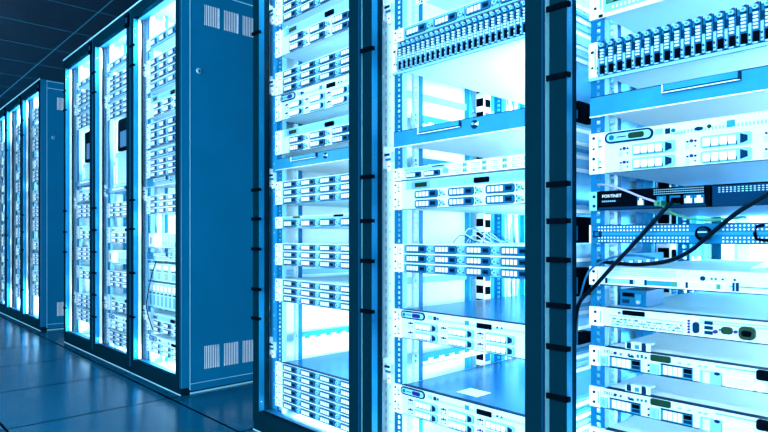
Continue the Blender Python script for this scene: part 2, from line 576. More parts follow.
RACKS['M3'] = make_rack(5, 'glass fronted rack at left end of the middle trio, next to the gap',
                        clipz(65, (91, 110, 211, 232, 252, 308)), .065, strip='pale', brackets=(hz(74, 110, 1.15), hz(74, 203, 1.15), hz(74, 297, 1.15)))
RACKS['F1'] = make_rack(7, 'distant server rack with narrow blue side panel, right end of the far left group',
                        clipz(23, (120, 135, 215, 232, 250, 290)), .065, strip='pale', show_side=True, brackets=(hz(30, 132, 1.15), hz(30, 262, 1.15)))
RACKS['F2'] = make_rack(8, 'distant server rack in far left group, second from its narrow blue side panel',
                        clipz(7, (130, 150, 218, 235, 260)), .065, strip='pale', brackets=())
RACKS['F3'] = make_rack(9, 'farthest server rack, a bright sliver cut by left edge of the photo',
                        (), .065, strip='pale', brackets=())

# ------------------------------------------------------------------ rack gear
U = .04445
NAVY_H = .0016
#  every builder returns parts: list of (part name, mesh, (x, y, z), [sub parts])


def m_chassis(key, W, h, depth=.62, face='white', body='inner_white', lid=None):
    def fn(b):
        b.box(.033, W - .033, .0027, depth, .0008, h - .0008, body)
        b.box(.016, W - .016, 0, .0027, .0008, h - .0008, face)
        b.box(.016, W - .016, -.0006, 0, .0008, .0008 + NAVY_H, 'navy')
    return cached(key, fn)


def m_ear(key, w, h):
    def fn(b):
        b.box(0, w, -.004, .0028, .001, h - .001, 'snow')
        n = max(1, round(h / U))
        for q in range(n):
            z = (q + .5) * h / n
            b.disc(.010, z + .011, .0035, -.005, -.004, 'navy', 8)
            b.disc(.010, z - .012, .0028, -.005, -.004, 'blue', 8)
            b.box(.020, .022, -.0048, -.004, z - .012, z + .013, 'pale')
            b.disc(w - .010, z + .004, .003, -.005, -.004, 'steel', 8)
            b.box(w - .014, w - .006, -.0048, -.004, z - .010, z - .007, 'navy')
    return cached(key, fn)


def m_caddy(key, w, h, style):
    def fn(b):
        if style == 'dark':
            b.rrect(0, w, 0, h, h * .28, -.0016, 0, 'navy')
            b.rrect(.0018, w - .001, .0016, h - .0016, h * .25, -.0032, -.0016, 'blue')
            x = w * .10; bw = w * .095; gp = w * .048
            for q in range(4):
                b.box(x, x + bw, -.0048, -.0032, h * .22, h * .80, 'snow'); x += bw + gp
            b.box(x + w * .03, w * .93, -.0040, -.0032, h * .22, h * .80, 'navy')
            b.box(x + w * .06, w * .90, -.0045, -.0040, h * .42, h * .58, 'black')
        elif style == 'white':
            b.rrect(0, w, 0, h, h * .2, -.0016, 0, 'steel')
            b.rrect(.0015, w - .0015, .0018, h - .0010, h * .2, -.0034, -.0016, 'pale')
            x = w * .06; bw = w * .17
            for q in range(4):
                b.box(x, x + bw * .84, -.0052, -.0034, h * .18, h * .80, 'snow')
                b.box(x + bw * .86, x + bw * .97, -.0046, -.0034, h * .08, h * .36, 'navy')
                x += bw
            b.box(w * .06, x, -.0040, -.0034, h * .06, h * .12, 'azure')
        elif style == 'square':      # row of square windows in a blue band
            b.box(0, w, -.002, 0, 0, h, 'azure')
            b.box(0, w, -.0026, -.002, h * .90, h, 'navy')
            b.box(0, w, -.0026, -.002, 0, h * .08, 'navy')
            x = w * .10
            for q in range(4):
                b.box(x, x + w * .125, -.004, -.002, h * .18, h * .86, 'snow'); x += w * .155
            b.box(w * .74, w * .98, -.0035, -.002, h * .52, h * .86, 'black')
            b.box(w * .74, w * .98, -.0035, -.002, h * .20, h * .46, 'navy')
    return cached(key, fn)


def m_latch(key, h, style):
    def fn(b):
        if style == 'dark':
            b.disc(.010, h * .5, h * .30, -.0045, 0, 'pale', 12)
            b.disc(.010, h * .5, h * .14, -.0055, -.0045, 'azure', 8)
            b.box(.001, .0035, -.003, 0, h * .62, h * .9, 'blue')
            b.box(.001, .0035, -.003, 0, h * .10, h * .34, 'blue')
            b.box(.018, .0205, -.003, 0, h * .2, h * .36, 'navy')
        elif style == 'white':
            b.poly([(0, h * .12), (.011, h * .28), (.011, h * .70), (0, h * .88)], -.0062, -.0034, 'navy')
        elif style == 'marks':
            b.disc(.004, h * .70, .0022, -.002, 0, 'violet', 8)
            b.disc(.011, h * .74, .0034, -.002, 0, 'violet', 10)
            b.disc(.018, h * .72, .0022, -.002, 0, 'navy', 8)
            b.disc(.0175, h * .30, .0018, -.002, 0, 'blue', 8)
            for q in range(4):
                b.box(0, .007, -.0015, 0, h * (.08 + .12 * q), h * (.11 + .12 * q), 'steel')
    return cached(key, fn)


def ears(W, h, wl, wr, pre):
    return [('mounting_ear', m_ear(f'{pre}_ear_l{wl:.3f}_{h:.4f}', wl, h), (0, 0, 0), []),
            ('mounting_ear', m_ear(f'{pre}_ear_r{wr:.3f}_{h:.4f}', wr, h), (W - wr, 0, 0), [])]


def g_array12(W=.4826, far=False, rows=3):
    h = 2 * U * rows / 3 if rows != 1 else U
    if rows == 1: h = U
    parts = [('chassis', m_chassis(f'array{rows}_chassis_{W}', W, h), (0, 0, 0), [])]
    parts += ears(W, h, .040, .026, 'arr')
    k = W / .4826
    rh = h / rows
    def rows_(b):
        for rr in range(rows):
            z = rr * rh
            b.box(.042, W - .028, -.0010, 0, z + .0016, z + rh - .0006, 'bay_face')
            b.box(.042, W - .028, -.0016, 0, z + rh - .0022, z + rh - .0006, 'snow')
            b.box(.042, W - .028, -.0016, 0, z + .0010, z + .0022, 'navy')
            for q in range(4):
                x = (.049 + .107 * q) * k
                b.box(x - .0036, x - .0024, -.0016, 0, z + .004, z + rh - .004, 'blue')
    parts.append(('drive_bay_grid', cached(f'array_grid_{rows}_{W}', rows_), (0, 0, 0), []))
    ch = .0225 if rows != 1 else .026
    cm = m_caddy(f'caddy_dark_{k:.2f}_{ch}', .079 * k, ch, 'dark')
    lm = m_latch(f'latch_dark_{ch}', ch, 'dark')
    for rr in range(rows):
        for q in range(4):
            x = (.049 + .107 * q) * k; z = rr * rh + (rh - ch) / 2 - .0006
            subs = [('release_latch', lm, (.0815 * k, 0, 0))] if q < 3 else []
            parts.append(('drive_caddy', cm, (x, -.0005, z), subs))
    return h, parts


def strip_mesh(key, W, h, style):
    """upper strip of a six-drive server: fine grid plus display, or plain with an oval badge"""
    def fn(b):
        z0, z1 = h * .68, h * .985
        zz = z1 - z0
        if style == 'lcd':
            b.box(.05, W - .03, -.001, 0, z0, z1, 'pale')
            for q in range(34):
                b.box(.172 + q * .008, .176 + q * .008, -.0016, -.001, z0 + zz * .25, z0 + zz * .72, 'steel')
        else:
            b.box(.04, W - .03, -.001, 0, z0, z1, 'white')
            for q in range(46):
                b.box(.165 + q * .006, .168 + q * .006, -.0014, -.001, z0 + zz * .2, z0 + zz * .45, 'pale')
            b.box(.135, .150, -.003, -.001, z0 + zz * .35, z0 + zz * .75, 'pale')
            b.box(.155, .164, -.003, -.001, z0 + zz * .3, z0 + zz * .7, 'navy')
            b.disc(.170, z0 + zz * .5, .004, -.003, -.001, 'blue', 8)
            b.box(.262, .275, -.003, -.001, z0 + zz * .25, z0 + zz * .7, 'azure')
    return cached(key, fn)


def g_six(W=.4826, style='dark', start=.084, pitch=.121, cw=.085):
    h = 2 * U
    pre = f'six_{style}_{W}'
    parts = [('chassis', m_chassis(pre + '_chassis', W, h, lid=None), (0, 0, 0), [])]
    parts += ears(W, h, .034, .024, 'six')
    parts.append(('control_strip', strip_mesh(pre + '_strip', W, h, 'lcd' if style == 'dark' else 'plain'), (0, -.0005, 0), []))
    ch = .0235
    for rr in range(2):
        for q in range(3):
            x = start + pitch * q
            z = .0038 + rr * .0285
            cm = m_caddy(f'caddy_{style}_{cw}_{ch}', cw, ch, style)
            if style == 'dark':
                subs = [('release_latch', m_latch(f'latch_dark_{ch}', ch, 'dark'), (cw + .004, 0, 0))]
            else:
                subs = [('release_latch', m_latch(f'latch_white_{ch}', ch, 'white'), (cw * .80, 0, 0)),
                        ('indicator_marks', m_latch(f'latch_marks_{ch}', ch, 'marks'), (-.027, 0, 0))]
            parts.append(('drive_caddy', cm, (x, -.0005, z), subs))
    if style == 'dark':
        def dsp(b):
            z0 = h * .70
            b.box(.074, .140, -.004, -.0015, z0, z0 + .022, 'steel'); b.box(.088, .132, -.005, -.004, z0 + .004, z0 + .017, 'green')
        def slot(b):
            z0 = h * .72
            b.rrect(.292, .338, z0, z0 + .015, .003, -.005, -.0015, 'black')
        parts.append(('display', cached('six_display', dsp), (0, 0, 0), []))
        parts.append(('drive_slot', cached('six_slot', slot), (0, 0, 0), []))
    else:
        def badge(b):
            z0 = h * .70; k = start / .084
            b.rrect(.032 * k, .124 * k, z0, z0 + .024, .0118, -.004, -.001, 'navy', 6)
            b.rrect(.036 * k, .120 * k, z0 + .004, z0 + .020, .0078, -.0046, -.004, 'pale', 6)
            b.disc(.046 * k, z0 + .012, .0055, -.0058, -.0046, 'blue', 10)
            b.rrect(.078 * k, .108 * k, z0 + .006, z0 + .018, .005, -.0056, -.0046, 'violet' if k < 1.01 else 'green', 4)
            b.box(.056 * k, .074 * k, -.0052, -.0046, z0 + .011, z0 + .013, 'navy')
        parts.append(('oval_badge', cached(f'oval_badge_{start}', badge), (0, -.0005, 0), []))
        if start < .09:
            def slot(b):
                z0 = h * .72
                b.box(.300, .345, -.004, -.0015, z0, z0 + .014, 'black'); b.disc(.362, z0 + .008, .003, -.003, -.0015, 'navy', 8); b.disc(.375, z0 + .008, .003, -.003, -.0015, 'blue', 8)
            parts.append(('drive_slot', cached('white_slot', slot), (0, 0, 0), []))
        else:
            def pc(b):
                z0 = h * .80
                b.disc(.215, z0, .008, -.003, -.0015, 'navy', 10, .004); b.disc(.233, z0 + .002, .004, -.003, -.0015, 'green', 8); b.box(.17, .19, -.003, -.0015, z0 - .006, z0 - .002, 'steel')
            parts.append(('indicator_window', cached('white_pc', pc), (0, 0, 0), []))
    return h, parts


def g_sff(W=.4826, start=.02, pitch=.0179, n=24):
    h = 2 * U
    pre = f'sff_{W}'
    parts = [('chassis', m_chassis(pre + '_chassis', W, h, face='navy'), (0, 0, 0), [])]
    def er(b):
        b.box(0, start - .001, -.006, .0028, .001, h - .001, 'snow')
        b.disc(start * .4, h * .72, .004, -.007, -.006, 'navy', 8); b.disc(start * .4, h * .28, .003, -.007, -.006, 'green', 8)
        b.box(start * .65, start * .8, -.007, -.006, h * .2, h * .8, 'pale')
    parts.append(('mounting_ear', cached(pre + '_ear', er), (0, 0, 0), []))
    def er2(b):
        b.box(0, .016, -.006, .0028, .001, h - .001, 'snow')
    parts.append(('mounting_ear', cached(pre + '_ear2', er2), (W - .016, 0, 0), []))
    def lip(b):
        b.box(0, W, -.006, -.0006, -.0001, .007, 'pale', bottom='azure')
    parts.append(('lower_lip', cached(pre + '_lip', lip), (0, 0, -.0072), []))
    w = pitch * .92
    def mod(b):
        k = w
        b.box(0, k, -.004, 0, .002, h - .003, 'blue')
        b.box(0, k * .26, -.009, -.004, .004, h * .50, 'pale')               # handle pillar
        b.box(k * .02, k * .2, -.0095, -.009, h * .2, h * .26, 'navy'); b.box(k * .02, k * .22, -.0095, -.009, h * .08, h * .13, 'blue'); b.box(k * .05, k * .28, -.0065, -.004, h * .54, h * .74, 'navy')
        b.box(k * .36, k * .95, -.0055, -.004, h * .06, h * .31, 'black')    # open slot
        for q in range(5):
            z = h * (.36 + q * .085)
            b.box(k * .40, k * .86, -.008, -.004, z, z + h * .045, 'white')
        b.box(k * .30, k * .95, -.006, -.004, h * .785, h * .82, 'navy')
        b.disc(k * .60, h * .87, k * .30, -.009, -.004, 'pale', 10)
        b.disc(k * .60, h * .87, k * .16, -.0098, -.009, 'azure', 8)
        b.box(k * .05, k * .45, -.0075, -.004, h * .90, h * .955, 'pale')
        b.box(k * .62, k * .92, -.007, -.004, h * .93, h * .975, 'violet')
        b.box(k * .36, k * .80, -.0075, -.004, h * .015, h * .05, 'pale')
    mm = cached(pre + '_module', mod)
    for q in range(n):
        parts.append(('drive_module', mm, (start + pitch * q, -.0006, 0), []))
    return h, parts


def g_drawer(W=.4826, h0=U, round_mark=True, hx0=.10, hx1=.25):
    h = h0
    pre = f'drawer_{W}_{round_mark}'
    def ch(b):
        b.box(.033, W - .033, .0027, .5, .004, h * .55, 'snow')
        b.box(.0, W, -.001, .0027, .0005, h - .0005, 'azure')
        b.box(.0, W, -.003, -.001, 0, .0022, 'snow')
        b.box(0, W, -.002, .0028, h - .0005, h + .001, 'navy')
    parts = [('front_panel', cached(pre + '_panel', ch), (0, 0, 0), [])]
    def hd(b):
        z0 = h * .60
        b.box(hx0, hx1, -.004, -.001, z0, h * .99, 'azure')
        b.box(hx0, hx1, -.008, -.004, z0 - .0006, z0 + .0010, 'snow')
        b.box(hx0, hx1, -.0078, -.004, z0 - .002, z0 - .0006, 'blue')
        b.box(hx0, hx0 + .0016, -.008, -.001, z0, h * .98, 'snow')
        b.box(hx1 - .004, hx1, -.008, -.001, z0, h * .98, 'navy')
        b.box(hx0, hx1, -.0045, -.004, z0 + .003, z0 + .005, 'navy')
    parts.append(('handle', cached(pre + '_handle', hd), (0, 0, 0), []))
    if round_mark:
        def lk(b):
            b.disc(.292, h * .62, .011, -.003, -.001, 'navy', 14)
            b.poly([(.292, h * .62), (.306, h * .50), (.306, h * .74)], -.004, -.003, 'white')
            b.disc(.288, h * .66, .004, -.005, -.003, 'steel', 8)
        parts.append(('round_lock', cached(pre + '_lock', lk), (0, 0, 0), []))
    return h, parts


def g_modules(W=.4826):
    """1U server: two drives, a display and pale module cages on the right"""
    h = U
    parts = [('chassis', m_chassis('mod_chassis', W, h), (0, 0, 0), [])] + ears(W, h, .036, .024, 'mod')
    ch = .020
    for x in (.049, .118):
        parts.append(('drive_caddy', m_caddy('caddy_small', .060, ch, 'dark'), (x, -.0005, .006), []))
    def st(b):
        b.box(.045, .195, -.001, 0, .029, .041, 'pale'); b.box(.150, .19, -.003, -.001, .036, .040, 'navy')
        b.disc(.196, .020, .010, -.003, 0, 'steel', 12)
    parts.append(('control_strip', cached('mod_strip', st), (0, -.0005, 0), []))
    def mo(b):
        b.box(0, .058, -.002, 0, 0, .037, 'snow')
        for r_ in range(2):
            for q in range(2):
                z = .004 + r_ * .018 + q * .007
                for j in range(6):
                    b.box(.006 + j * .005, .009 + j * .005, -.003, -.002, z, z + .003, 'azure' if q else 'steel')
            b.box(.040, .054, -.003, -.002, .004 + r_ * .018, .017 + r_ * .018, 'pale')
            b.box(.043, .046, -.0036, -.003, .006 + r_ * .018, .015 + r_ * .018, 'azure')
            b.disc(.050, .0105 + r_ * .018, .0028, -.004, -.003, 'azure', 8)
        b.box(0, .058, -.0026, -.002, .0175, .019, 'steel')
    mm = cached('mod_cage', mo)
    for q in range(4):
        parts.append(('interface_module', mm, (.215 + q * .061, -.0005, .003), []))
    return h, parts


def g_tray1u(W=.4826):
    """1U server with a green display strip above one row of drives"""
    h, parts = g_array12(W, rows=1)
    def st(b):
        b.box(.045, W - .03, -.001, 0, .0345, .0435, 'pale')
        b.box(.108, .150, -.002, -.001, .036, .0435, 'green'); b.box(.335, .385, -.002, -.001, .036, .0435, 'black')
        b.box(.2, .27, -.002, -.001, .038, .042, 'steel')
    parts = [(n, m, (l[0], l[1], l[2] - .004) if n == 'drive_caddy' else l, s) for n, m, l, s in parts]
    parts.append(('display_strip', cached(f'tray_strip_{W}', st), (0, -.0005, 0), []))
    return h, parts


def g_blade(W=.4826, h0=2.5 * U, n=9):
    h = h0
    parts = [('chassis', m_chassis(f'blade_chassis_{n}_{h:.3f}', W, h), (0, 0, 0), [])]
    w = (W - .06) / n
    def bl(b):
        b.box(.001, w - .001, -.004, 0, .004, h - .004, 'pale')
        b.box(w * .2, w * .8, -.006, -.004, h * .70, h * .9, 'snow'); b.box(w * .3, w * .7, -.005, -.004, h * .12, h * .5, 'azure')
        b.box(w * .2, w * .8, -.005, -.004, h * .56, h * .62, 'navy')
    mm = cached(f'blade_{n}_{h:.3f}', bl)
    for q in range(n): parts.append(('blade', mm, (.03 + q * w, -.0005, 0), []))
    return h, parts


def g_switchbox(W=.4826):
    h = 1.6 * U
    parts = [('chassis', m_chassis('box_chassis', W, h), (0, 0, 0), [])]
    def fr(b):
        b.box(.03, .20, -.003, 0, .008, h - .006, 'snow'); b.box(.05, .06, -.004, -.003, .02, h - .02, 'navy')
        b.box(.21, W - .03, -.012, 0, .006, h - .006, 'pale'); b.box(.21, W - .03, -.013, -.012, .008, h * .42, 'azure')
        for q in range(7): b.box(.22 + q * .032, .224 + q * .032, -.014, -.013, .01, h - .01, 'steel')
    parts.append(('front_bezel', cached('box_bezel', fr), (0, 0, 0), []))
    return h, parts


GROUPS = {'disk_array': 'drive arrays in the racks', 'rack_server': 'servers in the racks', 'handle_shelf': 'handled shelves in the racks',
          'network_switch': 'switches in the racks', 'blade_chassis': 'blade chassis in the racks'}


def add_gear(rk, kind, name, label, cat, x, ytop, ybot, group=None, W=.4826, earx=EAR_X, D=None, **kw):
    """place gear whose top and bottom front edges pass the photo points (x, ytop) and (x, ybot)"""
    rack = RACKS[rk]
    dy = {'C': .075, 'B': .075}.get(rk, .065)
    D = FRONT + dy
    z1, z0 = hz(x, ytop, D), hz(x, ybot, D)
    h, parts = kind(W=W, **kw) if not isinstance(kind, tuple) else kind
    group = group or GROUPS[name]
    r = thing(name, label, cat, (rack.location.x + earx, D, z0), group, (1, 1, (z1 - z0) / h))
    for n, me, loc, subs in parts:
        o = link(n, me, r, loc)
        for sn, sm, sl in subs:
            link(sn, sm, o, sl)
    return r, h


def lid(r, h, m, W=.4826, y1=.6, x0=.034):
    b = MB()
    b.box(x0, W - x0, -.002, .014, h - .0008, h + .0006, 'navy')
    b.box(x0 + .004, W - x0 - .004, .014, y1, h - .0008, h + .0003, m)
    link('top_cover', b.mesh('top_cover'), r)
    return r


# ---- rack A (x_ref 285)
GA = 'drive arrays in the rack with the bottom stack'
A = lambda *a, **k: add_gear('A', *a, **k)
A(g_array12, 'disk_array', 'drive array cut by top edge, in the rack right of blue side panel', 'disk array', 285, -4, 22.3)
A(g_six, 'rack_server', 'upper of two six-drive servers with green display, right of blue side panel', 'server', 287, 27.5, 54.5)
A(g_array12, 'disk_array', 'twelve-drive array directly above the narrow server with small oval badge, right of blue panel', 'disk array', 285, 70.5, 93.3)
A(g_six, 'rack_server', 'white server with small oval badge, tucked right under a twelve-drive array', 'server', 285, 94.2, 120, style='white')
A(g_six, 'rack_server', 'lower of two six-drive servers with green display, right of blue side panel', 'server', 285, 129.5, 154)
A(g_drawer, 'handle_shelf', 'small blue handled shelf front under a six-drive server, right of blue side panel', 'shelf', 300, 155.5, 167)
A(g_array12, 'disk_array', 'twelve-drive array between two white gaps, next unit below the small blue shelf front', 'disk array', 285, 181, 204.5)
A(g_tray1u, 'rack_server', 'thin one-row server with green and black strip, right of blue side panel', 'server', 285, 216.5, 228.5)
A(g_array12, 'disk_array', 'twelve-drive array, next unit below the thin one-row server with green strip', 'disk array', 285, 243.3, 265.5)
A(g_array12, 'disk_array', 'twelve-drive array directly above the large open gap, right of blue side panel', 'disk array', 285, 279, 302)
r, h = A(g_array12, 'disk_array', 'upper of two stacked drive arrays at rack bottom, its blue top cover exposed', 'disk array', 285, 363.3, 385.5)
lid(r, h, 'lid_blue')
A(g_array12, 'disk_array', 'lower of two stacked drive arrays at rack bottom, just above the bottom door rail', 'disk array', 285, 386, 408.5)

# ---- rack B (x_ref 400)
B_ = lambda *a, **k: add_gear('B', *a, **k)
B_(g_array12, 'disk_array', 'topmost array of the centre rack, only its white underside showing at top edge', 'disk array', 400, -48, -6)
B_(g_array12, 'rack_server', 'one-row drive server sitting on the array of upright drives, centre rack', 'server', 400, 29, 42.4, rows=1)
B_(g_sff, 'disk_array', 'array of narrow upright drives in centre rack, left of the wide dark post', 'disk array', 400, 43, 72)
B_(g_drawer, 'handle_shelf', 'blue shelf front with handle and round black lock in the centre rack', 'shelf', 400, 131.5, 147.5)
B_(g_modules, 'rack_server', 'thin white server with two drives and pale modules, centre rack', 'server', 400, 168.5, 181)
B_(g_six, 'rack_server', 'six-drive server with green display and black slot in the centre rack', 'server', 400, 181.5, 210)
B_(g_array12, 'disk_array', 'twelve-drive array halfway up the centre rack', 'disk array', 400, 243.7, 272)
r, h = B_(g_six, 'rack_server', 'upper of two white servers with oval badges near bottom of centre rack', 'server', 400, 308.7, 337.5, style='white')
lid(r, h, 'lid_blue')
r, h = B_(g_six, 'rack_server', 'lower of two white servers with oval badges near bottom of centre rack', 'server', 400, 384, 413, style='white')
lid(r, h, 'lid_blue')
b = MB(); b.box(.19, .26, .05, .11, h + .0003, h + .0009, 'snow'); link('paper_sticker', b.mesh('paper_sticker'), r)

# ---- rack C (x_ref 602)
DC = FRONT + .075
CW = .4826
CX0 = seam(0) + EAR_X
C_ = lambda *a, **k: add_gear('C', *a, **k)


def cx(x):               # offset from the left flange of a photo column on the gear plane
    return tt(x, DC) - CX0


def own_gear(name, label, cat, x, ytop, ybot, face='white', earw=.024, body='inner_white', earmat='snow', group=None, depth=.6):
    z1, z0 = hz(x, ytop, DC), hz(x, ybot, DC)
    h = z1 - z0
    r = thing(name, label, cat, (CX0, DC, z0), group or GROUPS.get(name))
    b = MB()
    b.box(.033, CW - .033, .0027, depth, .0008, h - .0008, body)
    b.box(earw - .002, CW - earw + .002, 0, .0027, .0008, h - .0008, face)
    b.box(earw - .002, CW - earw + .002, -.0008, 0, .0008, .0026, 'navy')
    link('chassis', b.mesh('own_chassis'), r)
    for s_ in (0, 1):
        b = MB()
        xa = 0 if s_ == 0 else CW - earw
        b.box(xa, xa + earw, -.004, .0028, .001, h - .001, earmat)
        for q in (.25, .72):
            b.disc(xa + earw * .45, h * q, .0033, -.005, -.004, 'navy', 8)
        b.box(xa + earw * .78, xa + earw * .9, -.0046, -.004, h * .2, h * .8, 'pale')
        link('mounting_ear', b.mesh('own_ear'), r)
    return r, h, z0


def face_z(z0, x, y):    # height above the gear's base of a photo point on the gear plane
    return hz(x, y, DC) - z0


# topmost: open blade of a switch with a green board
r, h, z0 = own_gear('network_switch', 'open unit with green board and row of pale dots, top of nearest rack', 'switch', 602, -25, 18.5, face='pale', earw=.03)
b = MB(); b.box(.036, CW - .03, -.003, 0, h * .30, h - .002, 'green'); b.box(.036, .052, -.0034, -.003, h * .30, h - .002, 'green_light')
for q in range(46): b.box(.05 + q * .0085, .0535 + q * .0085, -.004, -.003, h * .15, h * .22, 'snow')
for q in range(12): b.box(.075 + q * .032, .097 + q * .032, -.006, -.003, h * .42, h * .8, 'black')
link('circuit_board', b.mesh('switch_board'), r)
b = MB(); b.box(.02, CW - .02, -.004, 0, 0, h * .09, 'snow'); link('front_lip', b.mesh('switch_lip'), r)
C_(g_sff, 'disk_array', 'array of narrow upright drives in nearest rack, cut by the right edge', 'disk array', 602, 41.5, 77, pitch=.0186, n=24, start=.019)
C_(g_drawer, 'handle_shelf', 'blue shelf front with wide raised handle in nearest rack, above a white server', 'shelf', 595, 97.5, 117.5, round_mark=False, hx0=.150, hx1=.285)
C_(g_six, 'rack_server', 'white server with green oval badge, under the blue shelf front in nearest rack', 'server', 592, 134, 175, style='white', start=.077 * 1.2 / 1.2 + .013, pitch=.128, cw=.083)

# firewall
r, h, z0 = own_gear('network_firewall', 'black firewall unit with small white lettering and cables plugged into its front', 'firewall', 602, 191, 211, face='navy', body='steel', earmat='pale')
FW = r
b = MB()
b.box(.020, cx(712), -.010, 0, .001, h - .001, 'black')
b.box(.024, cx(708), -.0112, -.010, h * .04, h * .16, 'navy')
link('front_bezel', b.mesh('firewall_bezel'), r)
b = MB(); b.box(cx(714), CW - .022, -.008, 0, .002, h - .002, 'navy'); b.box(cx(714), CW - .022, -.009, 0, h * .92, h - .001, 'black')
for j in range(3):
    for q in range(26): b.box(cx(720) + q * .0062, cx(720) + q * .0062 + .0032, -.009, -.008, h * (.62 + j * .09), h * (.66 + j * .09), 'steel')
link('bay_cover', b.mesh('firewall_cover'), r)
b = MB(); b.text('FORTINET', cx(604.5), h * .64, .0088, -.0104, 'snow'); [b.box(cx(604.5) + q * .0042, cx(604.5) + q * .0042 + .003, -.0108, -.0104, h * .42, h * .42 + .003, 'steel') for q in range(7)]; link('lettering', b.mesh('firewall_lettering'), r)
b = MB()
for j in range(3):
    for q in range(24): b.box(cx(656) + q * .0038, cx(656) + q * .0038 + .002, -.0108, -.010, h * (.66 + j * .10), h * (.70 + j * .10), 'steel')
link('vent_grille', b.mesh('firewall_grille'), r)
for (xa, xb, m_) in ((640.5, 645.5, 'snow'), (687, 694, 'snow'), (697, 705, 'snow'), (660, 667, 'azure'), (673, 681, 'blue')):
    b = MB(); wa, wb = cx(xa), cx(xb)
    b.box(wa - .002, wb + .002, -.0106, -.010, h * .18, h * .58, 'blue')
    b.poly([(wa, h * .22), (wb, h * .22), (wb, h * .42), (wa + (wb - wa) * .72, h * .42), (wa + (wb - wa) * .72, h * .53), (wa + (wb - wa) * .28, h * .53), (wa + (wb - wa) * .28, h * .42), (wa, h * .42)], -.012, -.0106, m_)
    link('network_port', b.mesh('network_port'), r)

# perforated unit
r, h, z0 = own_gear('perforated_panel', 'blue perforated front panel with round black knob, directly under the black firewall', 'panel', 602, 224.5, 243.5, face='azure', earw=.018, earmat='snow')
b = MB()
b.box(.006, CW - .006, -.008, 0, .0015, h - .0015, 'rail_blue')
b.box(.006, CW - .006, -.0086, -.008, h * .45, h * .56, 'azure')
b.box(.006, CW - .006, -.0088, -.008, h * .94, h - .0012, 'navy'); b.box(.006, CW - .006, -.0088, -.008, .0012, h * .05, 'navy')
for zq in (.14, .31, .68, .85):
    for q in range(66):
        xx = .022 + q * .0067
        if abs(xx - cx(706)) < .024 or xx > CW - .02: continue
        b.disc(xx + .0016, h * zq, .0017, -.0086, -.008, 'snow', 6)  # holes drawn as white discs, light shining through painted in
link('perforated_front', b.mesh('perforated_front'), r)
b = MB(); b.disc(cx(706), h * .5, .0135, -.018, -.008, 'black', 18); b.disc(cx(706), h * .55, .009, -.0185, -.018, 'navy', 14); b.box(cx(706) - .008, cx(706) + .008, -.0188, -.0185, h * .54, h * .60, 'steel'); link('round_knob', b.mesh('round_knob'), r)
b = MB()
xa = cx(757)
b.tube([(xa + .014, -.014, h * .86), (xa + .003, -.014, h * .80), (xa, -.014, h * .5), (xa + .003, -.014, h * .25), (xa + .014, -.014, h * .20), (xa + .028, -.014, h * .2)], .0028, 'black', 8)
b.box(xa - .002, xa + .002, -.014, -.008, h * .4, h * .55, 'black')
link('hook_handle', b.mesh('hook_handle'), r)
b = MB(); b.box(.012, .030, -.012, -.008, h * .32, h * .66, 'navy'); b.box(.017, .025, -.0135, -.012, h * .40, h * .6, 'blue'); link('lever', b.mesh('lever'), r)

# two-tray server
r, h, z0 = own_gear('rack_server', 'pale server with thin vent lines and shallow trays, behind the sagging black cable', 'server', 595, 266, 285, face='white', earw=.022)
b = MB()
for q in range(4): b.box(cx(608), cx(676), -.0012, 0, h * (.60 + q * .09), h * (.625 + q * .09), 'steel')
for x_ in (703, 712, 716, 723, 735):
    b.disc(cx(x_), h * .62, .0045 if x_ == 703 else .002, -.003, 0, 'navy' if x_ in (703, 735) else 'blue', 10)
b.box(cx(730), cx(768), -.002, 0, h * .30, h * .34, 'azure')
link('vent_strip', b.mesh('tray_vent'), r)
for (xa, xb) in ((606, 637), (645, 679), (686, 725)):
    b = MB(); wa, wb = cx(xa), cx(xb)
    b.box(wa, wb, -.003, 0, h * .10, h * .46, 'snow'); b.box(wa + .002, wb - .002, -.004, -.003, h * .16, h * .40, 'pale' if xa == 606 else 'azure' if xa == 645 else 'white')
    b.box(wa + .0005, wa + .005, -.005, -.003, h * .14, h * .42, 'navy'); b.box(wb - .013, wb - .006, -.005, -.003, h * .16, h * .40, 'green_light' if xa != 606 else 'navy')
    link('drive_tray', b.mesh('drive_tray'), r)
b = MB(); b.box(cx(733), cx(739), -.004, 0, h * .12, h * .5, 'navy'); b.box(cx(735.5), cx(736.6), -.005, -.004, h * .12, h * .5, 'pale'); link('latch', b.mesh('tray_latch'), r)

# server with ports
r, h, z0 = own_gear('rack_server', 'pale server with black slot and green display connectors, in nearest rack', 'server', 595, 306, 325.5, face='white', earw=.030)
lid(r, h, 'white')
b = MB(); b.rrect(cx(623), cx(645), h * .70, h * .93, .0015, -.004, 0, 'black'); b.disc(cx(619.5), h * .78, .0028, -.003, 0, 'blue', 8); link('drive_slot', b.mesh('port_slot'), r)
b = MB()
for j in range(3):
    for q in range(44):
        if random.random() < .7: b.box(cx(612) + q * .0032, cx(612) + q * .0032 + .0022, -.002, 0, h * (.16 + j * .13), h * (.16 + j * .13) + random.uniform(.0014, .004), random.choice(['azure', 'steel', 'pale', 'blue']))
b.box(cx(610), cx(683), -.0015, 0, h * .60, h * .63, 'steel')
link('port_field', b.mesh('port_field'), r)
b = MB()
for j in range(2):
    for q in range(48): b.box(cx(700) + q * .0042, cx(700) + q * .0042 + .0028, -.0012, 0, h * (.66 + .12 * j), h * (.72 + .12 * j), 'pale')
link('vent_grille', b.mesh('port_vents'), r)
b = MB()
for q in range(5): b.disc(cx(689), h * (.20 + q * .13), .0024, -.003, 0, 'violet', 8)
link('status_lights', b.mesh('status_lights'), r)
b = MB(); b.rrect(cx(693.5), cx(699.5), h * .20, h * .70, .005, -.006, 0, 'navy', 5); link('serial_port', b.mesh('serial_port'), r)
b = MB()
for q in (.30, .52, .74): b.box(cx(705), cx(713), -.004, 0, h * q - .004, h * q + .002, 'navy')
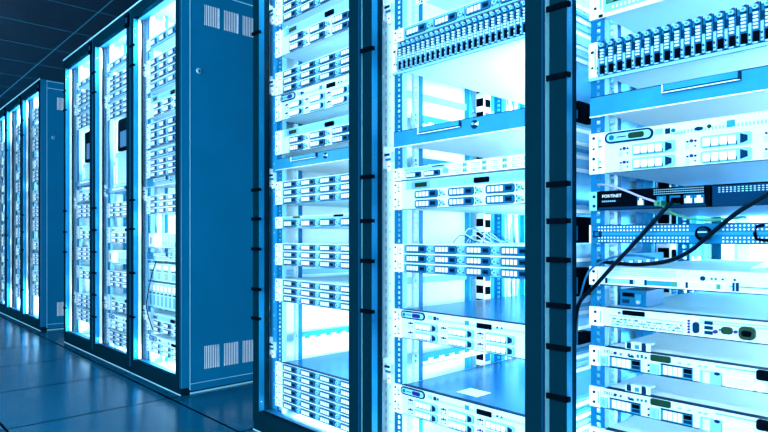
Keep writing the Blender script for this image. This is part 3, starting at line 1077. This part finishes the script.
link('usb_port', b.mesh('usb_ports'), r)
b = MB(); b.disc(cx(716), h * .36, .0036, -.006, 0, 'violet', 10); link('button', b.mesh('violet_button'), r)
b = MB(); b.rrect(cx(722), cx(733), h * .30, h * .62, .005, -.006, 0, 'green', 5); b.disc(cx(720.5), h * .46, .002, -.005, 0, 'blue', 8); link('display_port', b.mesh('display_port_small'), r)
b = MB(); b.rrect(cx(740), cx(756), h * .16, h * .72, .008, -.009, 0, 'green', 6); b.rrect(cx(743), cx(753), h * .30, h * .56, .004, -.010, -.009, 'black', 5); b.disc(cx(736), h * .44, .003, -.005, 0, 'violet', 8); link('display_port', b.mesh('display_port_large'), r)


def dell(label, ytop, ybot, key):
    r, h, z0 = own_gear('rack_server', label, 'server', 602, ytop, ybot, face='white', earw=.024)
    lid(r, h, 'snow')
    b = MB(); b.text('DELL', cx(604.0), h * .70, .0092, -.0006, 'navy'); link('lettering', b.mesh('dell_lettering'), r)
    b = MB()
    b.disc(cx(615.5), h * .76, .0032, -.003, 0, 'violet', 10)
    for xx in (620, 628, 631, 637, 641, 645): b.box(cx(xx), cx(xx) + .004, -.0025, 0, h * .70, h * .70 + random.uniform(.003, .007), 'blue')
    b.box(cx(629), cx(634), -.003, 0, h * .66, h * .74, 'navy')
    for xx in (680, 689, 700, 706): b.disc(cx(xx), h * .74, .0035, -.002, 0, 'steel', 8, .002)
    for q in range(26): b.box(cx(716) + q * .0032, cx(716) + q * .0032 + .002, -.001, 0, h * .80, h * .86, 'azure')
    link('front_ports', b.mesh('dell_ports'), r)
    b = MB(); b.rrect(cx(651), cx(671), h * .66, h * .95, .003, -.004, 0, 'green', 4); link('display', b.mesh('dell_display'), r)
    for (xa, xb) in ((610, 641), (661, 693)):
        w = cx(xb) - cx(xa)
        me = cached(f'square_{xa}', lambda b, w=w: None) if False else m_caddy(f'caddy_square_{xa}', w, h * .56, 'square')
        o = link('drive_caddy', me, r, (cx(xa), -.0005, h * .05))
        b = MB(); b.box(-.020, -.004, -.004, 0, h * .02, h * .48, 'pale'); b.box(-.016, -.008, -.0048, -.004, h * .12, h * .40, 'steel'); b.disc(-.023, h * .38, .0022, -.003, 0, 'navy', 8); b.disc(-.023, h * .12, .0022, -.003, 0, 'navy', 8)
        link('release_latch', b.mesh('square_latch'), o)
    b = MB(); b.box(cx(701), cx(722), -.005, 0, h * .05, h * .58, 'steel'); b.box(cx(704), cx(711), -.006, -.005, h * .08, h * .55, 'white'); b.disc(cx(718), h * .54, .005, -.006, -.005, 'navy', 10, .003); link('filler_module', b.mesh('filler_module'), r)
    b = MB(); b.rrect(cx(724), cx(755), h * .08, h * .55, .004, -.006, 0, 'snow', 4); b.rrect(cx(725.5), cx(753.5), h * .14, h * .50, .003, -.0066, -.006, 'white', 4); link('drive_handle', b.mesh('drive_handle'), r)
    b = MB(); b.rrect(cx(757), cx(790), h * .55, h * .96, .004, -.006, 0, 'black', 4); b.disc(cx(761), h * .28, .009, -.006, 0, 'snow', 12); link('drive_slot', b.mesh('dell_slot'), r)
    # cable clip and sticker on the lid
    b = MB()
    xa = cx(624)
    b.box(xa, xa + .050, .006, .010, h + .0006, h + .013, 'white'); b.box(xa + .004, xa + .012, .003, .006, h + .002, h + .014, 'navy'); b.box(xa + .020, xa + .028, .004, .006, h + .003, h + .011, 'azure'); b.box(xa + .034, xa + .042, .003, .006, h + .001, h + .016, 'navy'); b.box(xa + .012, xa + .05, .004, .03, h + .013, h + .016, 'white')
    link('cover_latch', b.mesh('cover_latch'), r)
    b = MB(); b.box(.335, .385, .03, .09, h + .0003, h + .0008, 'snow'); link('paper_sticker', b.mesh('lid_sticker'), r)
    return r


dell('upper of two servers with green display and square drive windows, nearest rack', 346, 366.5, 'u')
dell('lower of two servers with green display and square drive windows, nearest rack', 387, 408, 'l')
r, h, z0 = own_gear('rack_server', 'lowest server in nearest rack, only its lid showing at the bottom edge', 'server', 602, 428, 449, face='white')
lid(r, h, 'snow')

# blue cable arm module in the gap under the two-tray server
zc = hz(612, 303.5, DC + .03)
b = MB()
r = thing('interface_box', 'small blue box with dark sockets, standing on pale server with black slot', 'box', (CX0 + .044, DC + .045, hz(595, 306, DC) + .0006))
b.box(0, .055, 0, .09, 0, .034, 'blue'); b.box(.006, .02, -.003, 0, .006, .014, 'navy'); b.box(.006, .03, -.003, 0, .020, .028, 'black')
link('housing', b.mesh('interface_housing'), r)
b = MB(); b.box(.034, .046, -.004, 0, .008, .026, 'azure'); b.disc(.040, .010, .004, -.005, -.004, 'lilac', 8); link('socket', b.mesh('interface_socket'), r)

# ------------------------------------------------------------------ cables in the nearest rack


def P(x, y, D):          # world point of a photo point at depth y = D
    return Vector((tt(x, D), D, hz(x, y, D)))


def spline(pts, n=10):
    out = []
    p = [pts[0]] + list(pts) + [pts[-1]]
    for i in range(1, len(p) - 2):
        for k in range(n):
            t = k / n
            a, b_, c, d = p[i - 1], p[i], p[i + 1], p[i + 2]
            out.append(.5 * ((2 * b_) + (-a + c) * t + (2 * a - 5 * b_ + 4 * c - d) * t * t + (-a + 3 * b_ - 3 * c + d) * t ** 3))
    out.append(pts[-1])
    return out


def cable(name, label, px, r_, m_, cat='cable', plug=None, grp='cables in the nearest rack'):
    pts = spline([P(*q) for q in px])
    o0 = pts[0].copy()
    b = MB(); b.tube([p - o0 for p in pts], r_, m_, 10)
    o = link(name, b.mesh(name), None, o0)
    o['label'] = label; o['category'] = cat; o['group'] = grp
    if plug:
        b = MB(); s = plug
        b.box(-.006, .006, -.012, .0133, -.005, .005, s); b.box(-.003, .003, -.022, -.012, -.003, .003, s)
        link('plug', b.mesh('plug'), o)
    return o


E = DC - .012
cable('power_cable', 'thick black cable running straight from firewall down left to dark door post', [(677, 200.5, DC - .0265), (668, 206, DC - .045), (640, 237, DC - .045), (612, 267, DC - .040), (594, 287, DC - .030), (582, 299, DC - .018), (577.5, 309, DC - .014), (575, 325, DC - .013), (574, 350, DC - .013)], .0041, 'cable_black', plug='black')
cable('power_cable', 'thick black cable sagging from the right edge past the round knob', [(800, 170, DC - .05), (768, 194, DC - .05), (738, 212, DC - .05), (712, 233, DC - .042), (690, 251, DC - .035), (668, 261, DC - .03), (640, 264.5, DC - .02), (618, 263.5, DC - .014), (603, 261.8, DC - .010), (598.2, 261.5, DC - .001)], .0041, 'cable_black')
cable('network_cable', 'thin blue cable arching over a pale server towards the dark door post', [(655, 258.5, DC - .006), (634, 255.5, DC - .010), (615, 257, DC - .016), (598, 263.5, DC - .015), (588, 273, DC - .011), (582, 290, DC - .009), (578, 312, DC - .006), (576.5, 345, DC - .006)], .0022, 'cable_blue')
cable('network_cable', 'lilac cable slanting down across the black firewall front', [(660.5, 203.5, DC - .026), (652, 200.5, DC - .028), (640, 196.5, DC - .026), (624, 190, DC - .024), (612, 186, DC - .018), (603, 184.6, DC - .012), (598, 184.6, DC - .001)], .0020, 'lilac', plug='green_light')
cable('network_cable', 'thin green cable drooping under the black firewall front', [(663, 206, DC - .030), (672, 213, DC - .030), (690, 218.5, DC - .026), (712, 220, DC - .022), (735, 218, DC - .020), (742, 217.5, DC - .012), (745, 217.5, DC + .02)], .0026, 'green_light')

cable('network_cable', 'thin dark cable hanging in a curve inside the rack with blue side panel', [(156, 262, FRONT + .052), (152.5, 272, FRONT + .048), (149, 288, FRONT + .048), (146.5, 305, FRONT + .048), (149, 318, FRONT + .048), (153, 330, FRONT + .052)], .0026, 'cable_black', grp='loose cables in the glass fronted racks')


def wire(label, pts, m_, grp):
    o0 = Vector(pts[0])
    b = MB(); b.tube([p - o0 for p in spline([Vector(p) for p in pts], 6)], .0013, m_, 6)
    o = link('thin_wire', b.mesh('thin_wire'), None, o0)
    o['label'] = label; o['category'] = 'wire'; o['group'] = grp


zb_ = hz(400, 243.7, DC) + .0016
bx = seam(1)
for q in range(9):
    rnd = random.Random(q + 3)
    x0, y0 = bx + .10 + rnd.uniform(0, .03), FRONT + .26 + q * .020
    wire('thin loose wire in the tangle lying on the twelve-drive array halfway up centre rack',
         [(x0, y0, zb_), (x0 + .02, y0 + .015, zb_ + rnd.uniform(.02, .05)), (x0 + .05, y0 + .036 + rnd.uniform(0, .006), zb_ + rnd.uniform(.0, .03)), (x0 + .09, y0 + .045, zb_)],
         ('white', 'navy', 'white', 'blue', 'snow')[q % 5], 'loose wires in the centre rack')
zc_ = hz(595, 266, DC) + .0016
for q in range(6):
    rnd = random.Random(q + 30)
    x0, y0 = CX0 + .27 + rnd.uniform(0, .02), DC + .10 + q * .012
    wire('thin white wire fanning out above the pale server with shallow trays, nearest rack',
         [(x0, y0, zc_), (x0 + .02, y0 + .02, zc_ + .012), (x0 + .05 + rnd.uniform(0, .03), y0 + .04, zc_ + .028), (x0 + .07 + rnd.uniform(0, .03), y0 + .06, zc_ + .034 + rnd.uniform(-.004, .004))],
         'snow', 'loose wires in the nearest rack')

# ------------------------------------------------------------------ gear of the middle group


def merged(key, kind, **kw):
    """one mesh of a whole unit, for racks too far away to show its parts"""
    if key in _mesh: return _mesh[key]
    h, parts = kind(**kw)
    bm = bmesh.new(); mats = []
    def put(me, off):
        n0 = len(bm.faces)
        t = me.copy(); t.transform(__import__('mathutils').Matrix.Translation(off))
        idx = []
        for m_ in me.materials:
            if m_ not in mats: mats.append(m_)
            idx.append(mats.index(m_))
        bm.from_mesh(t); bm.faces.ensure_lookup_table()
        for f in bm.faces[n0:]: f.material_index = idx[f.material_index]
        bpy.data.meshes.remove(t)
    for n, me, loc, subs in parts:
        put(me, Vector(loc))
        for sn, sm, sl in subs: put(sm, Vector(loc) + Vector(sl))
    out = bpy.data.meshes.new(key); bm.to_mesh(out); bm.free()
    for m_ in mats: out.materials.append(m_)
    _mesh[key] = (out, h)
    return _mesh[key]


def place_merged(rk, key, kind, name, label, cat, x, ytop, ybot, group, **kw):
    me, h = merged(key, kind, **kw)
    D = FRONT + .065
    z1, z0 = hz(x, ytop, D), hz(x, ybot, D)
    o = link(name, me, None, (RACKS[rk].location.x + EAR_X, D, z0))
    o.scale.z = (z1 - z0) / h
    o['label'] = label; o['category'] = cat
    if group: o['group'] = group
    return o


W1 = 'behind glass beside the wide blue side panel'
W2 = 'in middle glass fronted rack of the trio'
W3 = 'in the leftmost rack of the middle trio'
ORD = ['highest', 'second highest', 'third highest', 'fourth highest', 'fifth highest', 'sixth highest', 'seventh highest', 'eighth highest', 'ninth highest']
KN = {'a12': (g_array12, {}, 'disk_array', 'disk array', 'array with rows of dark drives'),
      'a1': (g_array12, {'rows': 1}, 'rack_server', 'server', 'thin server with single drive row'),
      'six': (g_six, {}, 'rack_server', 'server', 'white server with two drive rows'),
      'sixw': (g_six, {'style': 'white'}, 'rack_server', 'server', 'white server with pale drives'),
      'draw': (g_drawer, {}, 'handle_shelf', 'shelf', 'blue handled shelf front'),
      'box': (g_switchbox, {}, 'network_switch', 'switch', 'white unit with blue ribbed half'),
      'blade': (g_blade, {}, 'blade_chassis', 'blade chassis', 'tall chassis of narrow upright blades'),
      'blade5': (g_blade, {'n': 5, 'h0': 2 * U}, 'blade_chassis', 'blade chassis', 'pale chassis of wide upright modules')}
LIST = {
    'M1': (152, [('a1', 38, 49), ('a12', 59, 82), ('a1', 82.6, 92), ('six', 97, 118), ('a12', 123, 148), ('a1', 150, 159), ('a12', 159.8, 178), ('draw', 179, 187), ('a12', 196, 214), ('box', 233, 248), ('draw', 252.5, 260), ('blade5', 263, 280.5), ('blade', 282, 307), ('six', 312.5, 331), ('sixw', 335, 352)]),
    'M2': (112, [('a1', 62, 70), ('a12', 76, 92), ('a1', 93, 100.5), ('a12', 103, 119), ('a12', 203, 217.5), ('six', 227, 243), ('box', 250, 263), ('a12', 270.5, 286.5), ('six', 295, 310.5), ('sixw', 314, 328.5), ('a12', 330, 343.2)]),
    'M3': (80, [('a1', 82, 88), ('a12', 93, 106), ('a1', 108, 114), ('a12', 116, 129), ('six', 190, 202), ('a12', 205, 218), ('six', 226, 239), ('a12', 247, 260), ('six', 265.5, 278), ('a12', 293, 306), ('a12', 308, 320)]),
}
for rk, (xr, lst) in LIST.items():
    where = {'M1': W1, 'M2': W2, 'M3': W3}[rk]
    n = len(lst)
    cnt = {}
    tot = {}
    for kd, _, _ in lst: tot[kd] = tot.get(kd, 0) + 1
    for kd, ya, yb in lst:
        fn, kw, nm, cat, desc = KN[kd]
        i = cnt.get(kd, 0); cnt[kd] = i + 1
        pos = '' if tot[kd] == 1 else (ORD[i] if i == 0 else ('lowest' if i == tot[kd] - 1 else ORD[i])) + ', '
        add_gear(rk, fn, nm, f'{desc}, {pos}{where}' if tot[kd] > 1 else f'{desc} {where}', cat, xr, ya, yb, **kw)

# consoles hanging in the two racks further left


def console(rk, x, yt, ym, yb, label):
    """black screen unit with a pale tray below it, resting on a shelf"""
    rack = RACKS[rk]
    D = FRONT + .055
    z2, z1, z0 = hz(x, yt, D), hz(x, ym, D), hz(x, yb, D)
    r = thing('console_unit', label, 'console', (rack.location.x + .0587, D, z0), 'console units')
    b = MB(); b.box(0, .4826, .0, .0125, 0, .030, 'azure'); b.box(.035, .447, .0125, .5, 0, .01, 'pale'); b.box(.15, .3, -.012, 0, .012, .02, 'snow'); b.disc(.33, .018, .009, -.006, 0, 'navy', 12)
    link('shelf', b.mesh('console_shelf'), r)
    b = MB(); b.rrect(.10, .40, .031, z1 - z0, .02, .02, .16, 'pale', 4); b.rrect(.16, .33, .05, z1 - z0 - .02, .01, .014, .02, 'steel', 4); b.box(.12, .145, .016, .02, .05, z1 - z0 - .03, 'snow')
    link('body', b.mesh('console_body'), r)
    b = MB(); b.rrect(.17, .37, z1 - z0, z2 - z0, .015, .01, .10, 'black', 4); b.box(.22, .33, .006, .01, z1 - z0 + .02, z1 - z0 + (z2 - z1) * .6, 'blue')
    link('screen', b.mesh('console_screen'), r)


console('M2', 112, 122, 153, 193, 'black screen on rounded pale stand, in the middle rack of the trio')
console('M3', 80, 134, 164, 186, 'black screen on pale stand, in the leftmost rack of the middle trio')

# ------------------------------------------------------------------ gear of the far group
FW_ = {'F1': ('in far rack with blue side panel', 34), 'F2': ('in second far rack from blue panel', 17), 'F3': ('in farthest rack cut by left edge', 2.5)}
for rk, (where, xr) in FW_.items():
    k = {'F1': 8, 'F2': 9, 'F3': 10}[rk]
    top = 101 if rk == 'F1' else 118 if rk == 'F2' else 134
    y = top + 8
    i = 0
    pat = ['a12', 'six', 'a12', 'sixw', 'a12', 'six', 'a12', 'a12', 'six', 'a12', 'six', 'a12']
    hh = 11.3 if rk == 'F1' else 10 if rk == 'F2' else 9
    cnt = {}
    for kd in pat:
        fn, kw, nm, cat, desc = KN[kd]
        gap = [6, 3, 7, 2.5, 9, 5, 3, 8, 4, 6, 3, 5][i]
        j = cnt.get(nm, 0); cnt[nm] = j + 1
        if y + hh > 236.8 + 66: break
        place_merged(rk, 'far_' + kd, fn, nm, f'small bright {cat}, {ORD[j]} of its kind {where}', cat, xr, y, y + hh, f'gear {where}', **kw)
        y += hh + gap * .9; i += 1

# ------------------------------------------------------------------ light


def area(name, loc, rot, sx, sy, power, col, spread=180):
    l = bpy.data.lights.new(name, 'AREA')
    l.shape = 'RECTANGLE'; l.size = sx; l.size_y = sy; l.energy = power; l.color = col
    l.spread = math.radians(spread)
    o = bpy.data.objects.new(name, l); COL.objects.link(o)
    o.location = loc; o.rotation_euler = rot
    return o


CYAN = (.78, .94, 1.0)
AISLE = (.74, .91, 1.0)
# unseen ceiling lamps over the aisle, added to light the rack fronts
for i, (x, y, e) in enumerate(((.9, -1.0, 1), (-.7, -.9, 1), (-2.3, -.5, 1), (-3.15, .3, .5))):
    t = thing('ceiling_fill', 'unseen fill lamp added on the ceiling above the aisle', 'lamp', (x, y, CEIL), 'added ceiling fill lamps over the aisle')
    b = MB(); b.box(-.4, .4, -.16, .16, -.03, 0, 'steel'); link('housing', b.mesh('lamp_housing'), t)
    b = MB(); b.box(-.38, .38, -.14, .14, -.034, -.03, 'lamp'); link('diffuser', b.mesh('lamp_diffuser'), t)
    area('aisle_fill', (x, y, CEIL - .04), (math.radians(35), 0, 0), .76, .28, 48 * e, AISLE)
# unseen tube lamps behind the camera, added as fill for the rack fronts
for x, pw in ((-9.05, 210), (-7.9, 210), (-.75, 82), (.3, 82), (1.4, 82)):
    t = thing('wall_fill', 'unseen upright fill tube added on the wall facing the racks', 'lamp', (x, RY0, .05), 'added fill tubes on the wall facing the racks')
    b = MB(); b.box(-.08, .08, 0, .04, 0, 1.4, 'steel'); link('housing', b.mesh('tube_housing'), t)
    b = MB(); b.tube([(0, .06, .04), (0, .06, 1.36)], .022, 'lamp', 10); link('tube', b.mesh('tube_lamp'), t)
    area('tube_fill', (x, RY0 + .09, .7), (math.radians(90), 0, math.radians(12 if x > -2 else -35)), .10, 1.1, pw, AISLE)
# LED strips inside every rack: right wall and roof
INT = 1.5
for rk, r in RACKS.items():
    x = r.location.x
    near = rk in 'ABC'
    INT = 2.2 if rk == 'C' else 1.3 if near else 3.0
    for yy, pw in ((.36, 26), (.80, 34)):
        b = MB(); b.box(W_ := PITCH - .020, PITCH - .011, yy - .018, yy + .018, .12, RH - .12, 'snow'); link('light_strip', b.mesh('light_strip'), r)
        area('strip_light', (x + PITCH - .021, FRONT + yy, RH / 2), (0, math.radians(90), 0), 1.55, .03, pw * INT, CYAN)
    b = MB(); b.box(.10, .50, .066, .074, RH - .022, RH - .012, 'snow'); link('light_strip', b.mesh('top_light_strip'), r)
    area('strip_light', (x + .3, FRONT + .14, RH - .024), (0, 0, 0), .4, .1, 8 * INT, CYAN)

    b = MB(); b.box(.10, .50, .10, .16, .0405, .048, 'snow'); link('light_strip', b.mesh('bottom_light_strip'), r)
    area('strip_light', (x + .3, FRONT + .13, .050), (math.radians(180), 0, 0), .38, .05, 4 * INT, CYAN)

w = bpy.data.worlds.new('world'); SC.world = w
w.use_nodes = True
w.node_tree.nodes['Background'].inputs[0].default_value = (.01, .06, .14, 1)
w.node_tree.nodes['Background'].inputs[1].default_value = .4
SC.view_settings.view_transform = 'Standard'
SC.view_settings.look = 'None'
SC.view_settings.exposure = 0
SC.view_settings.gamma = 1
SC.view_settings.use_curve_mapping = False
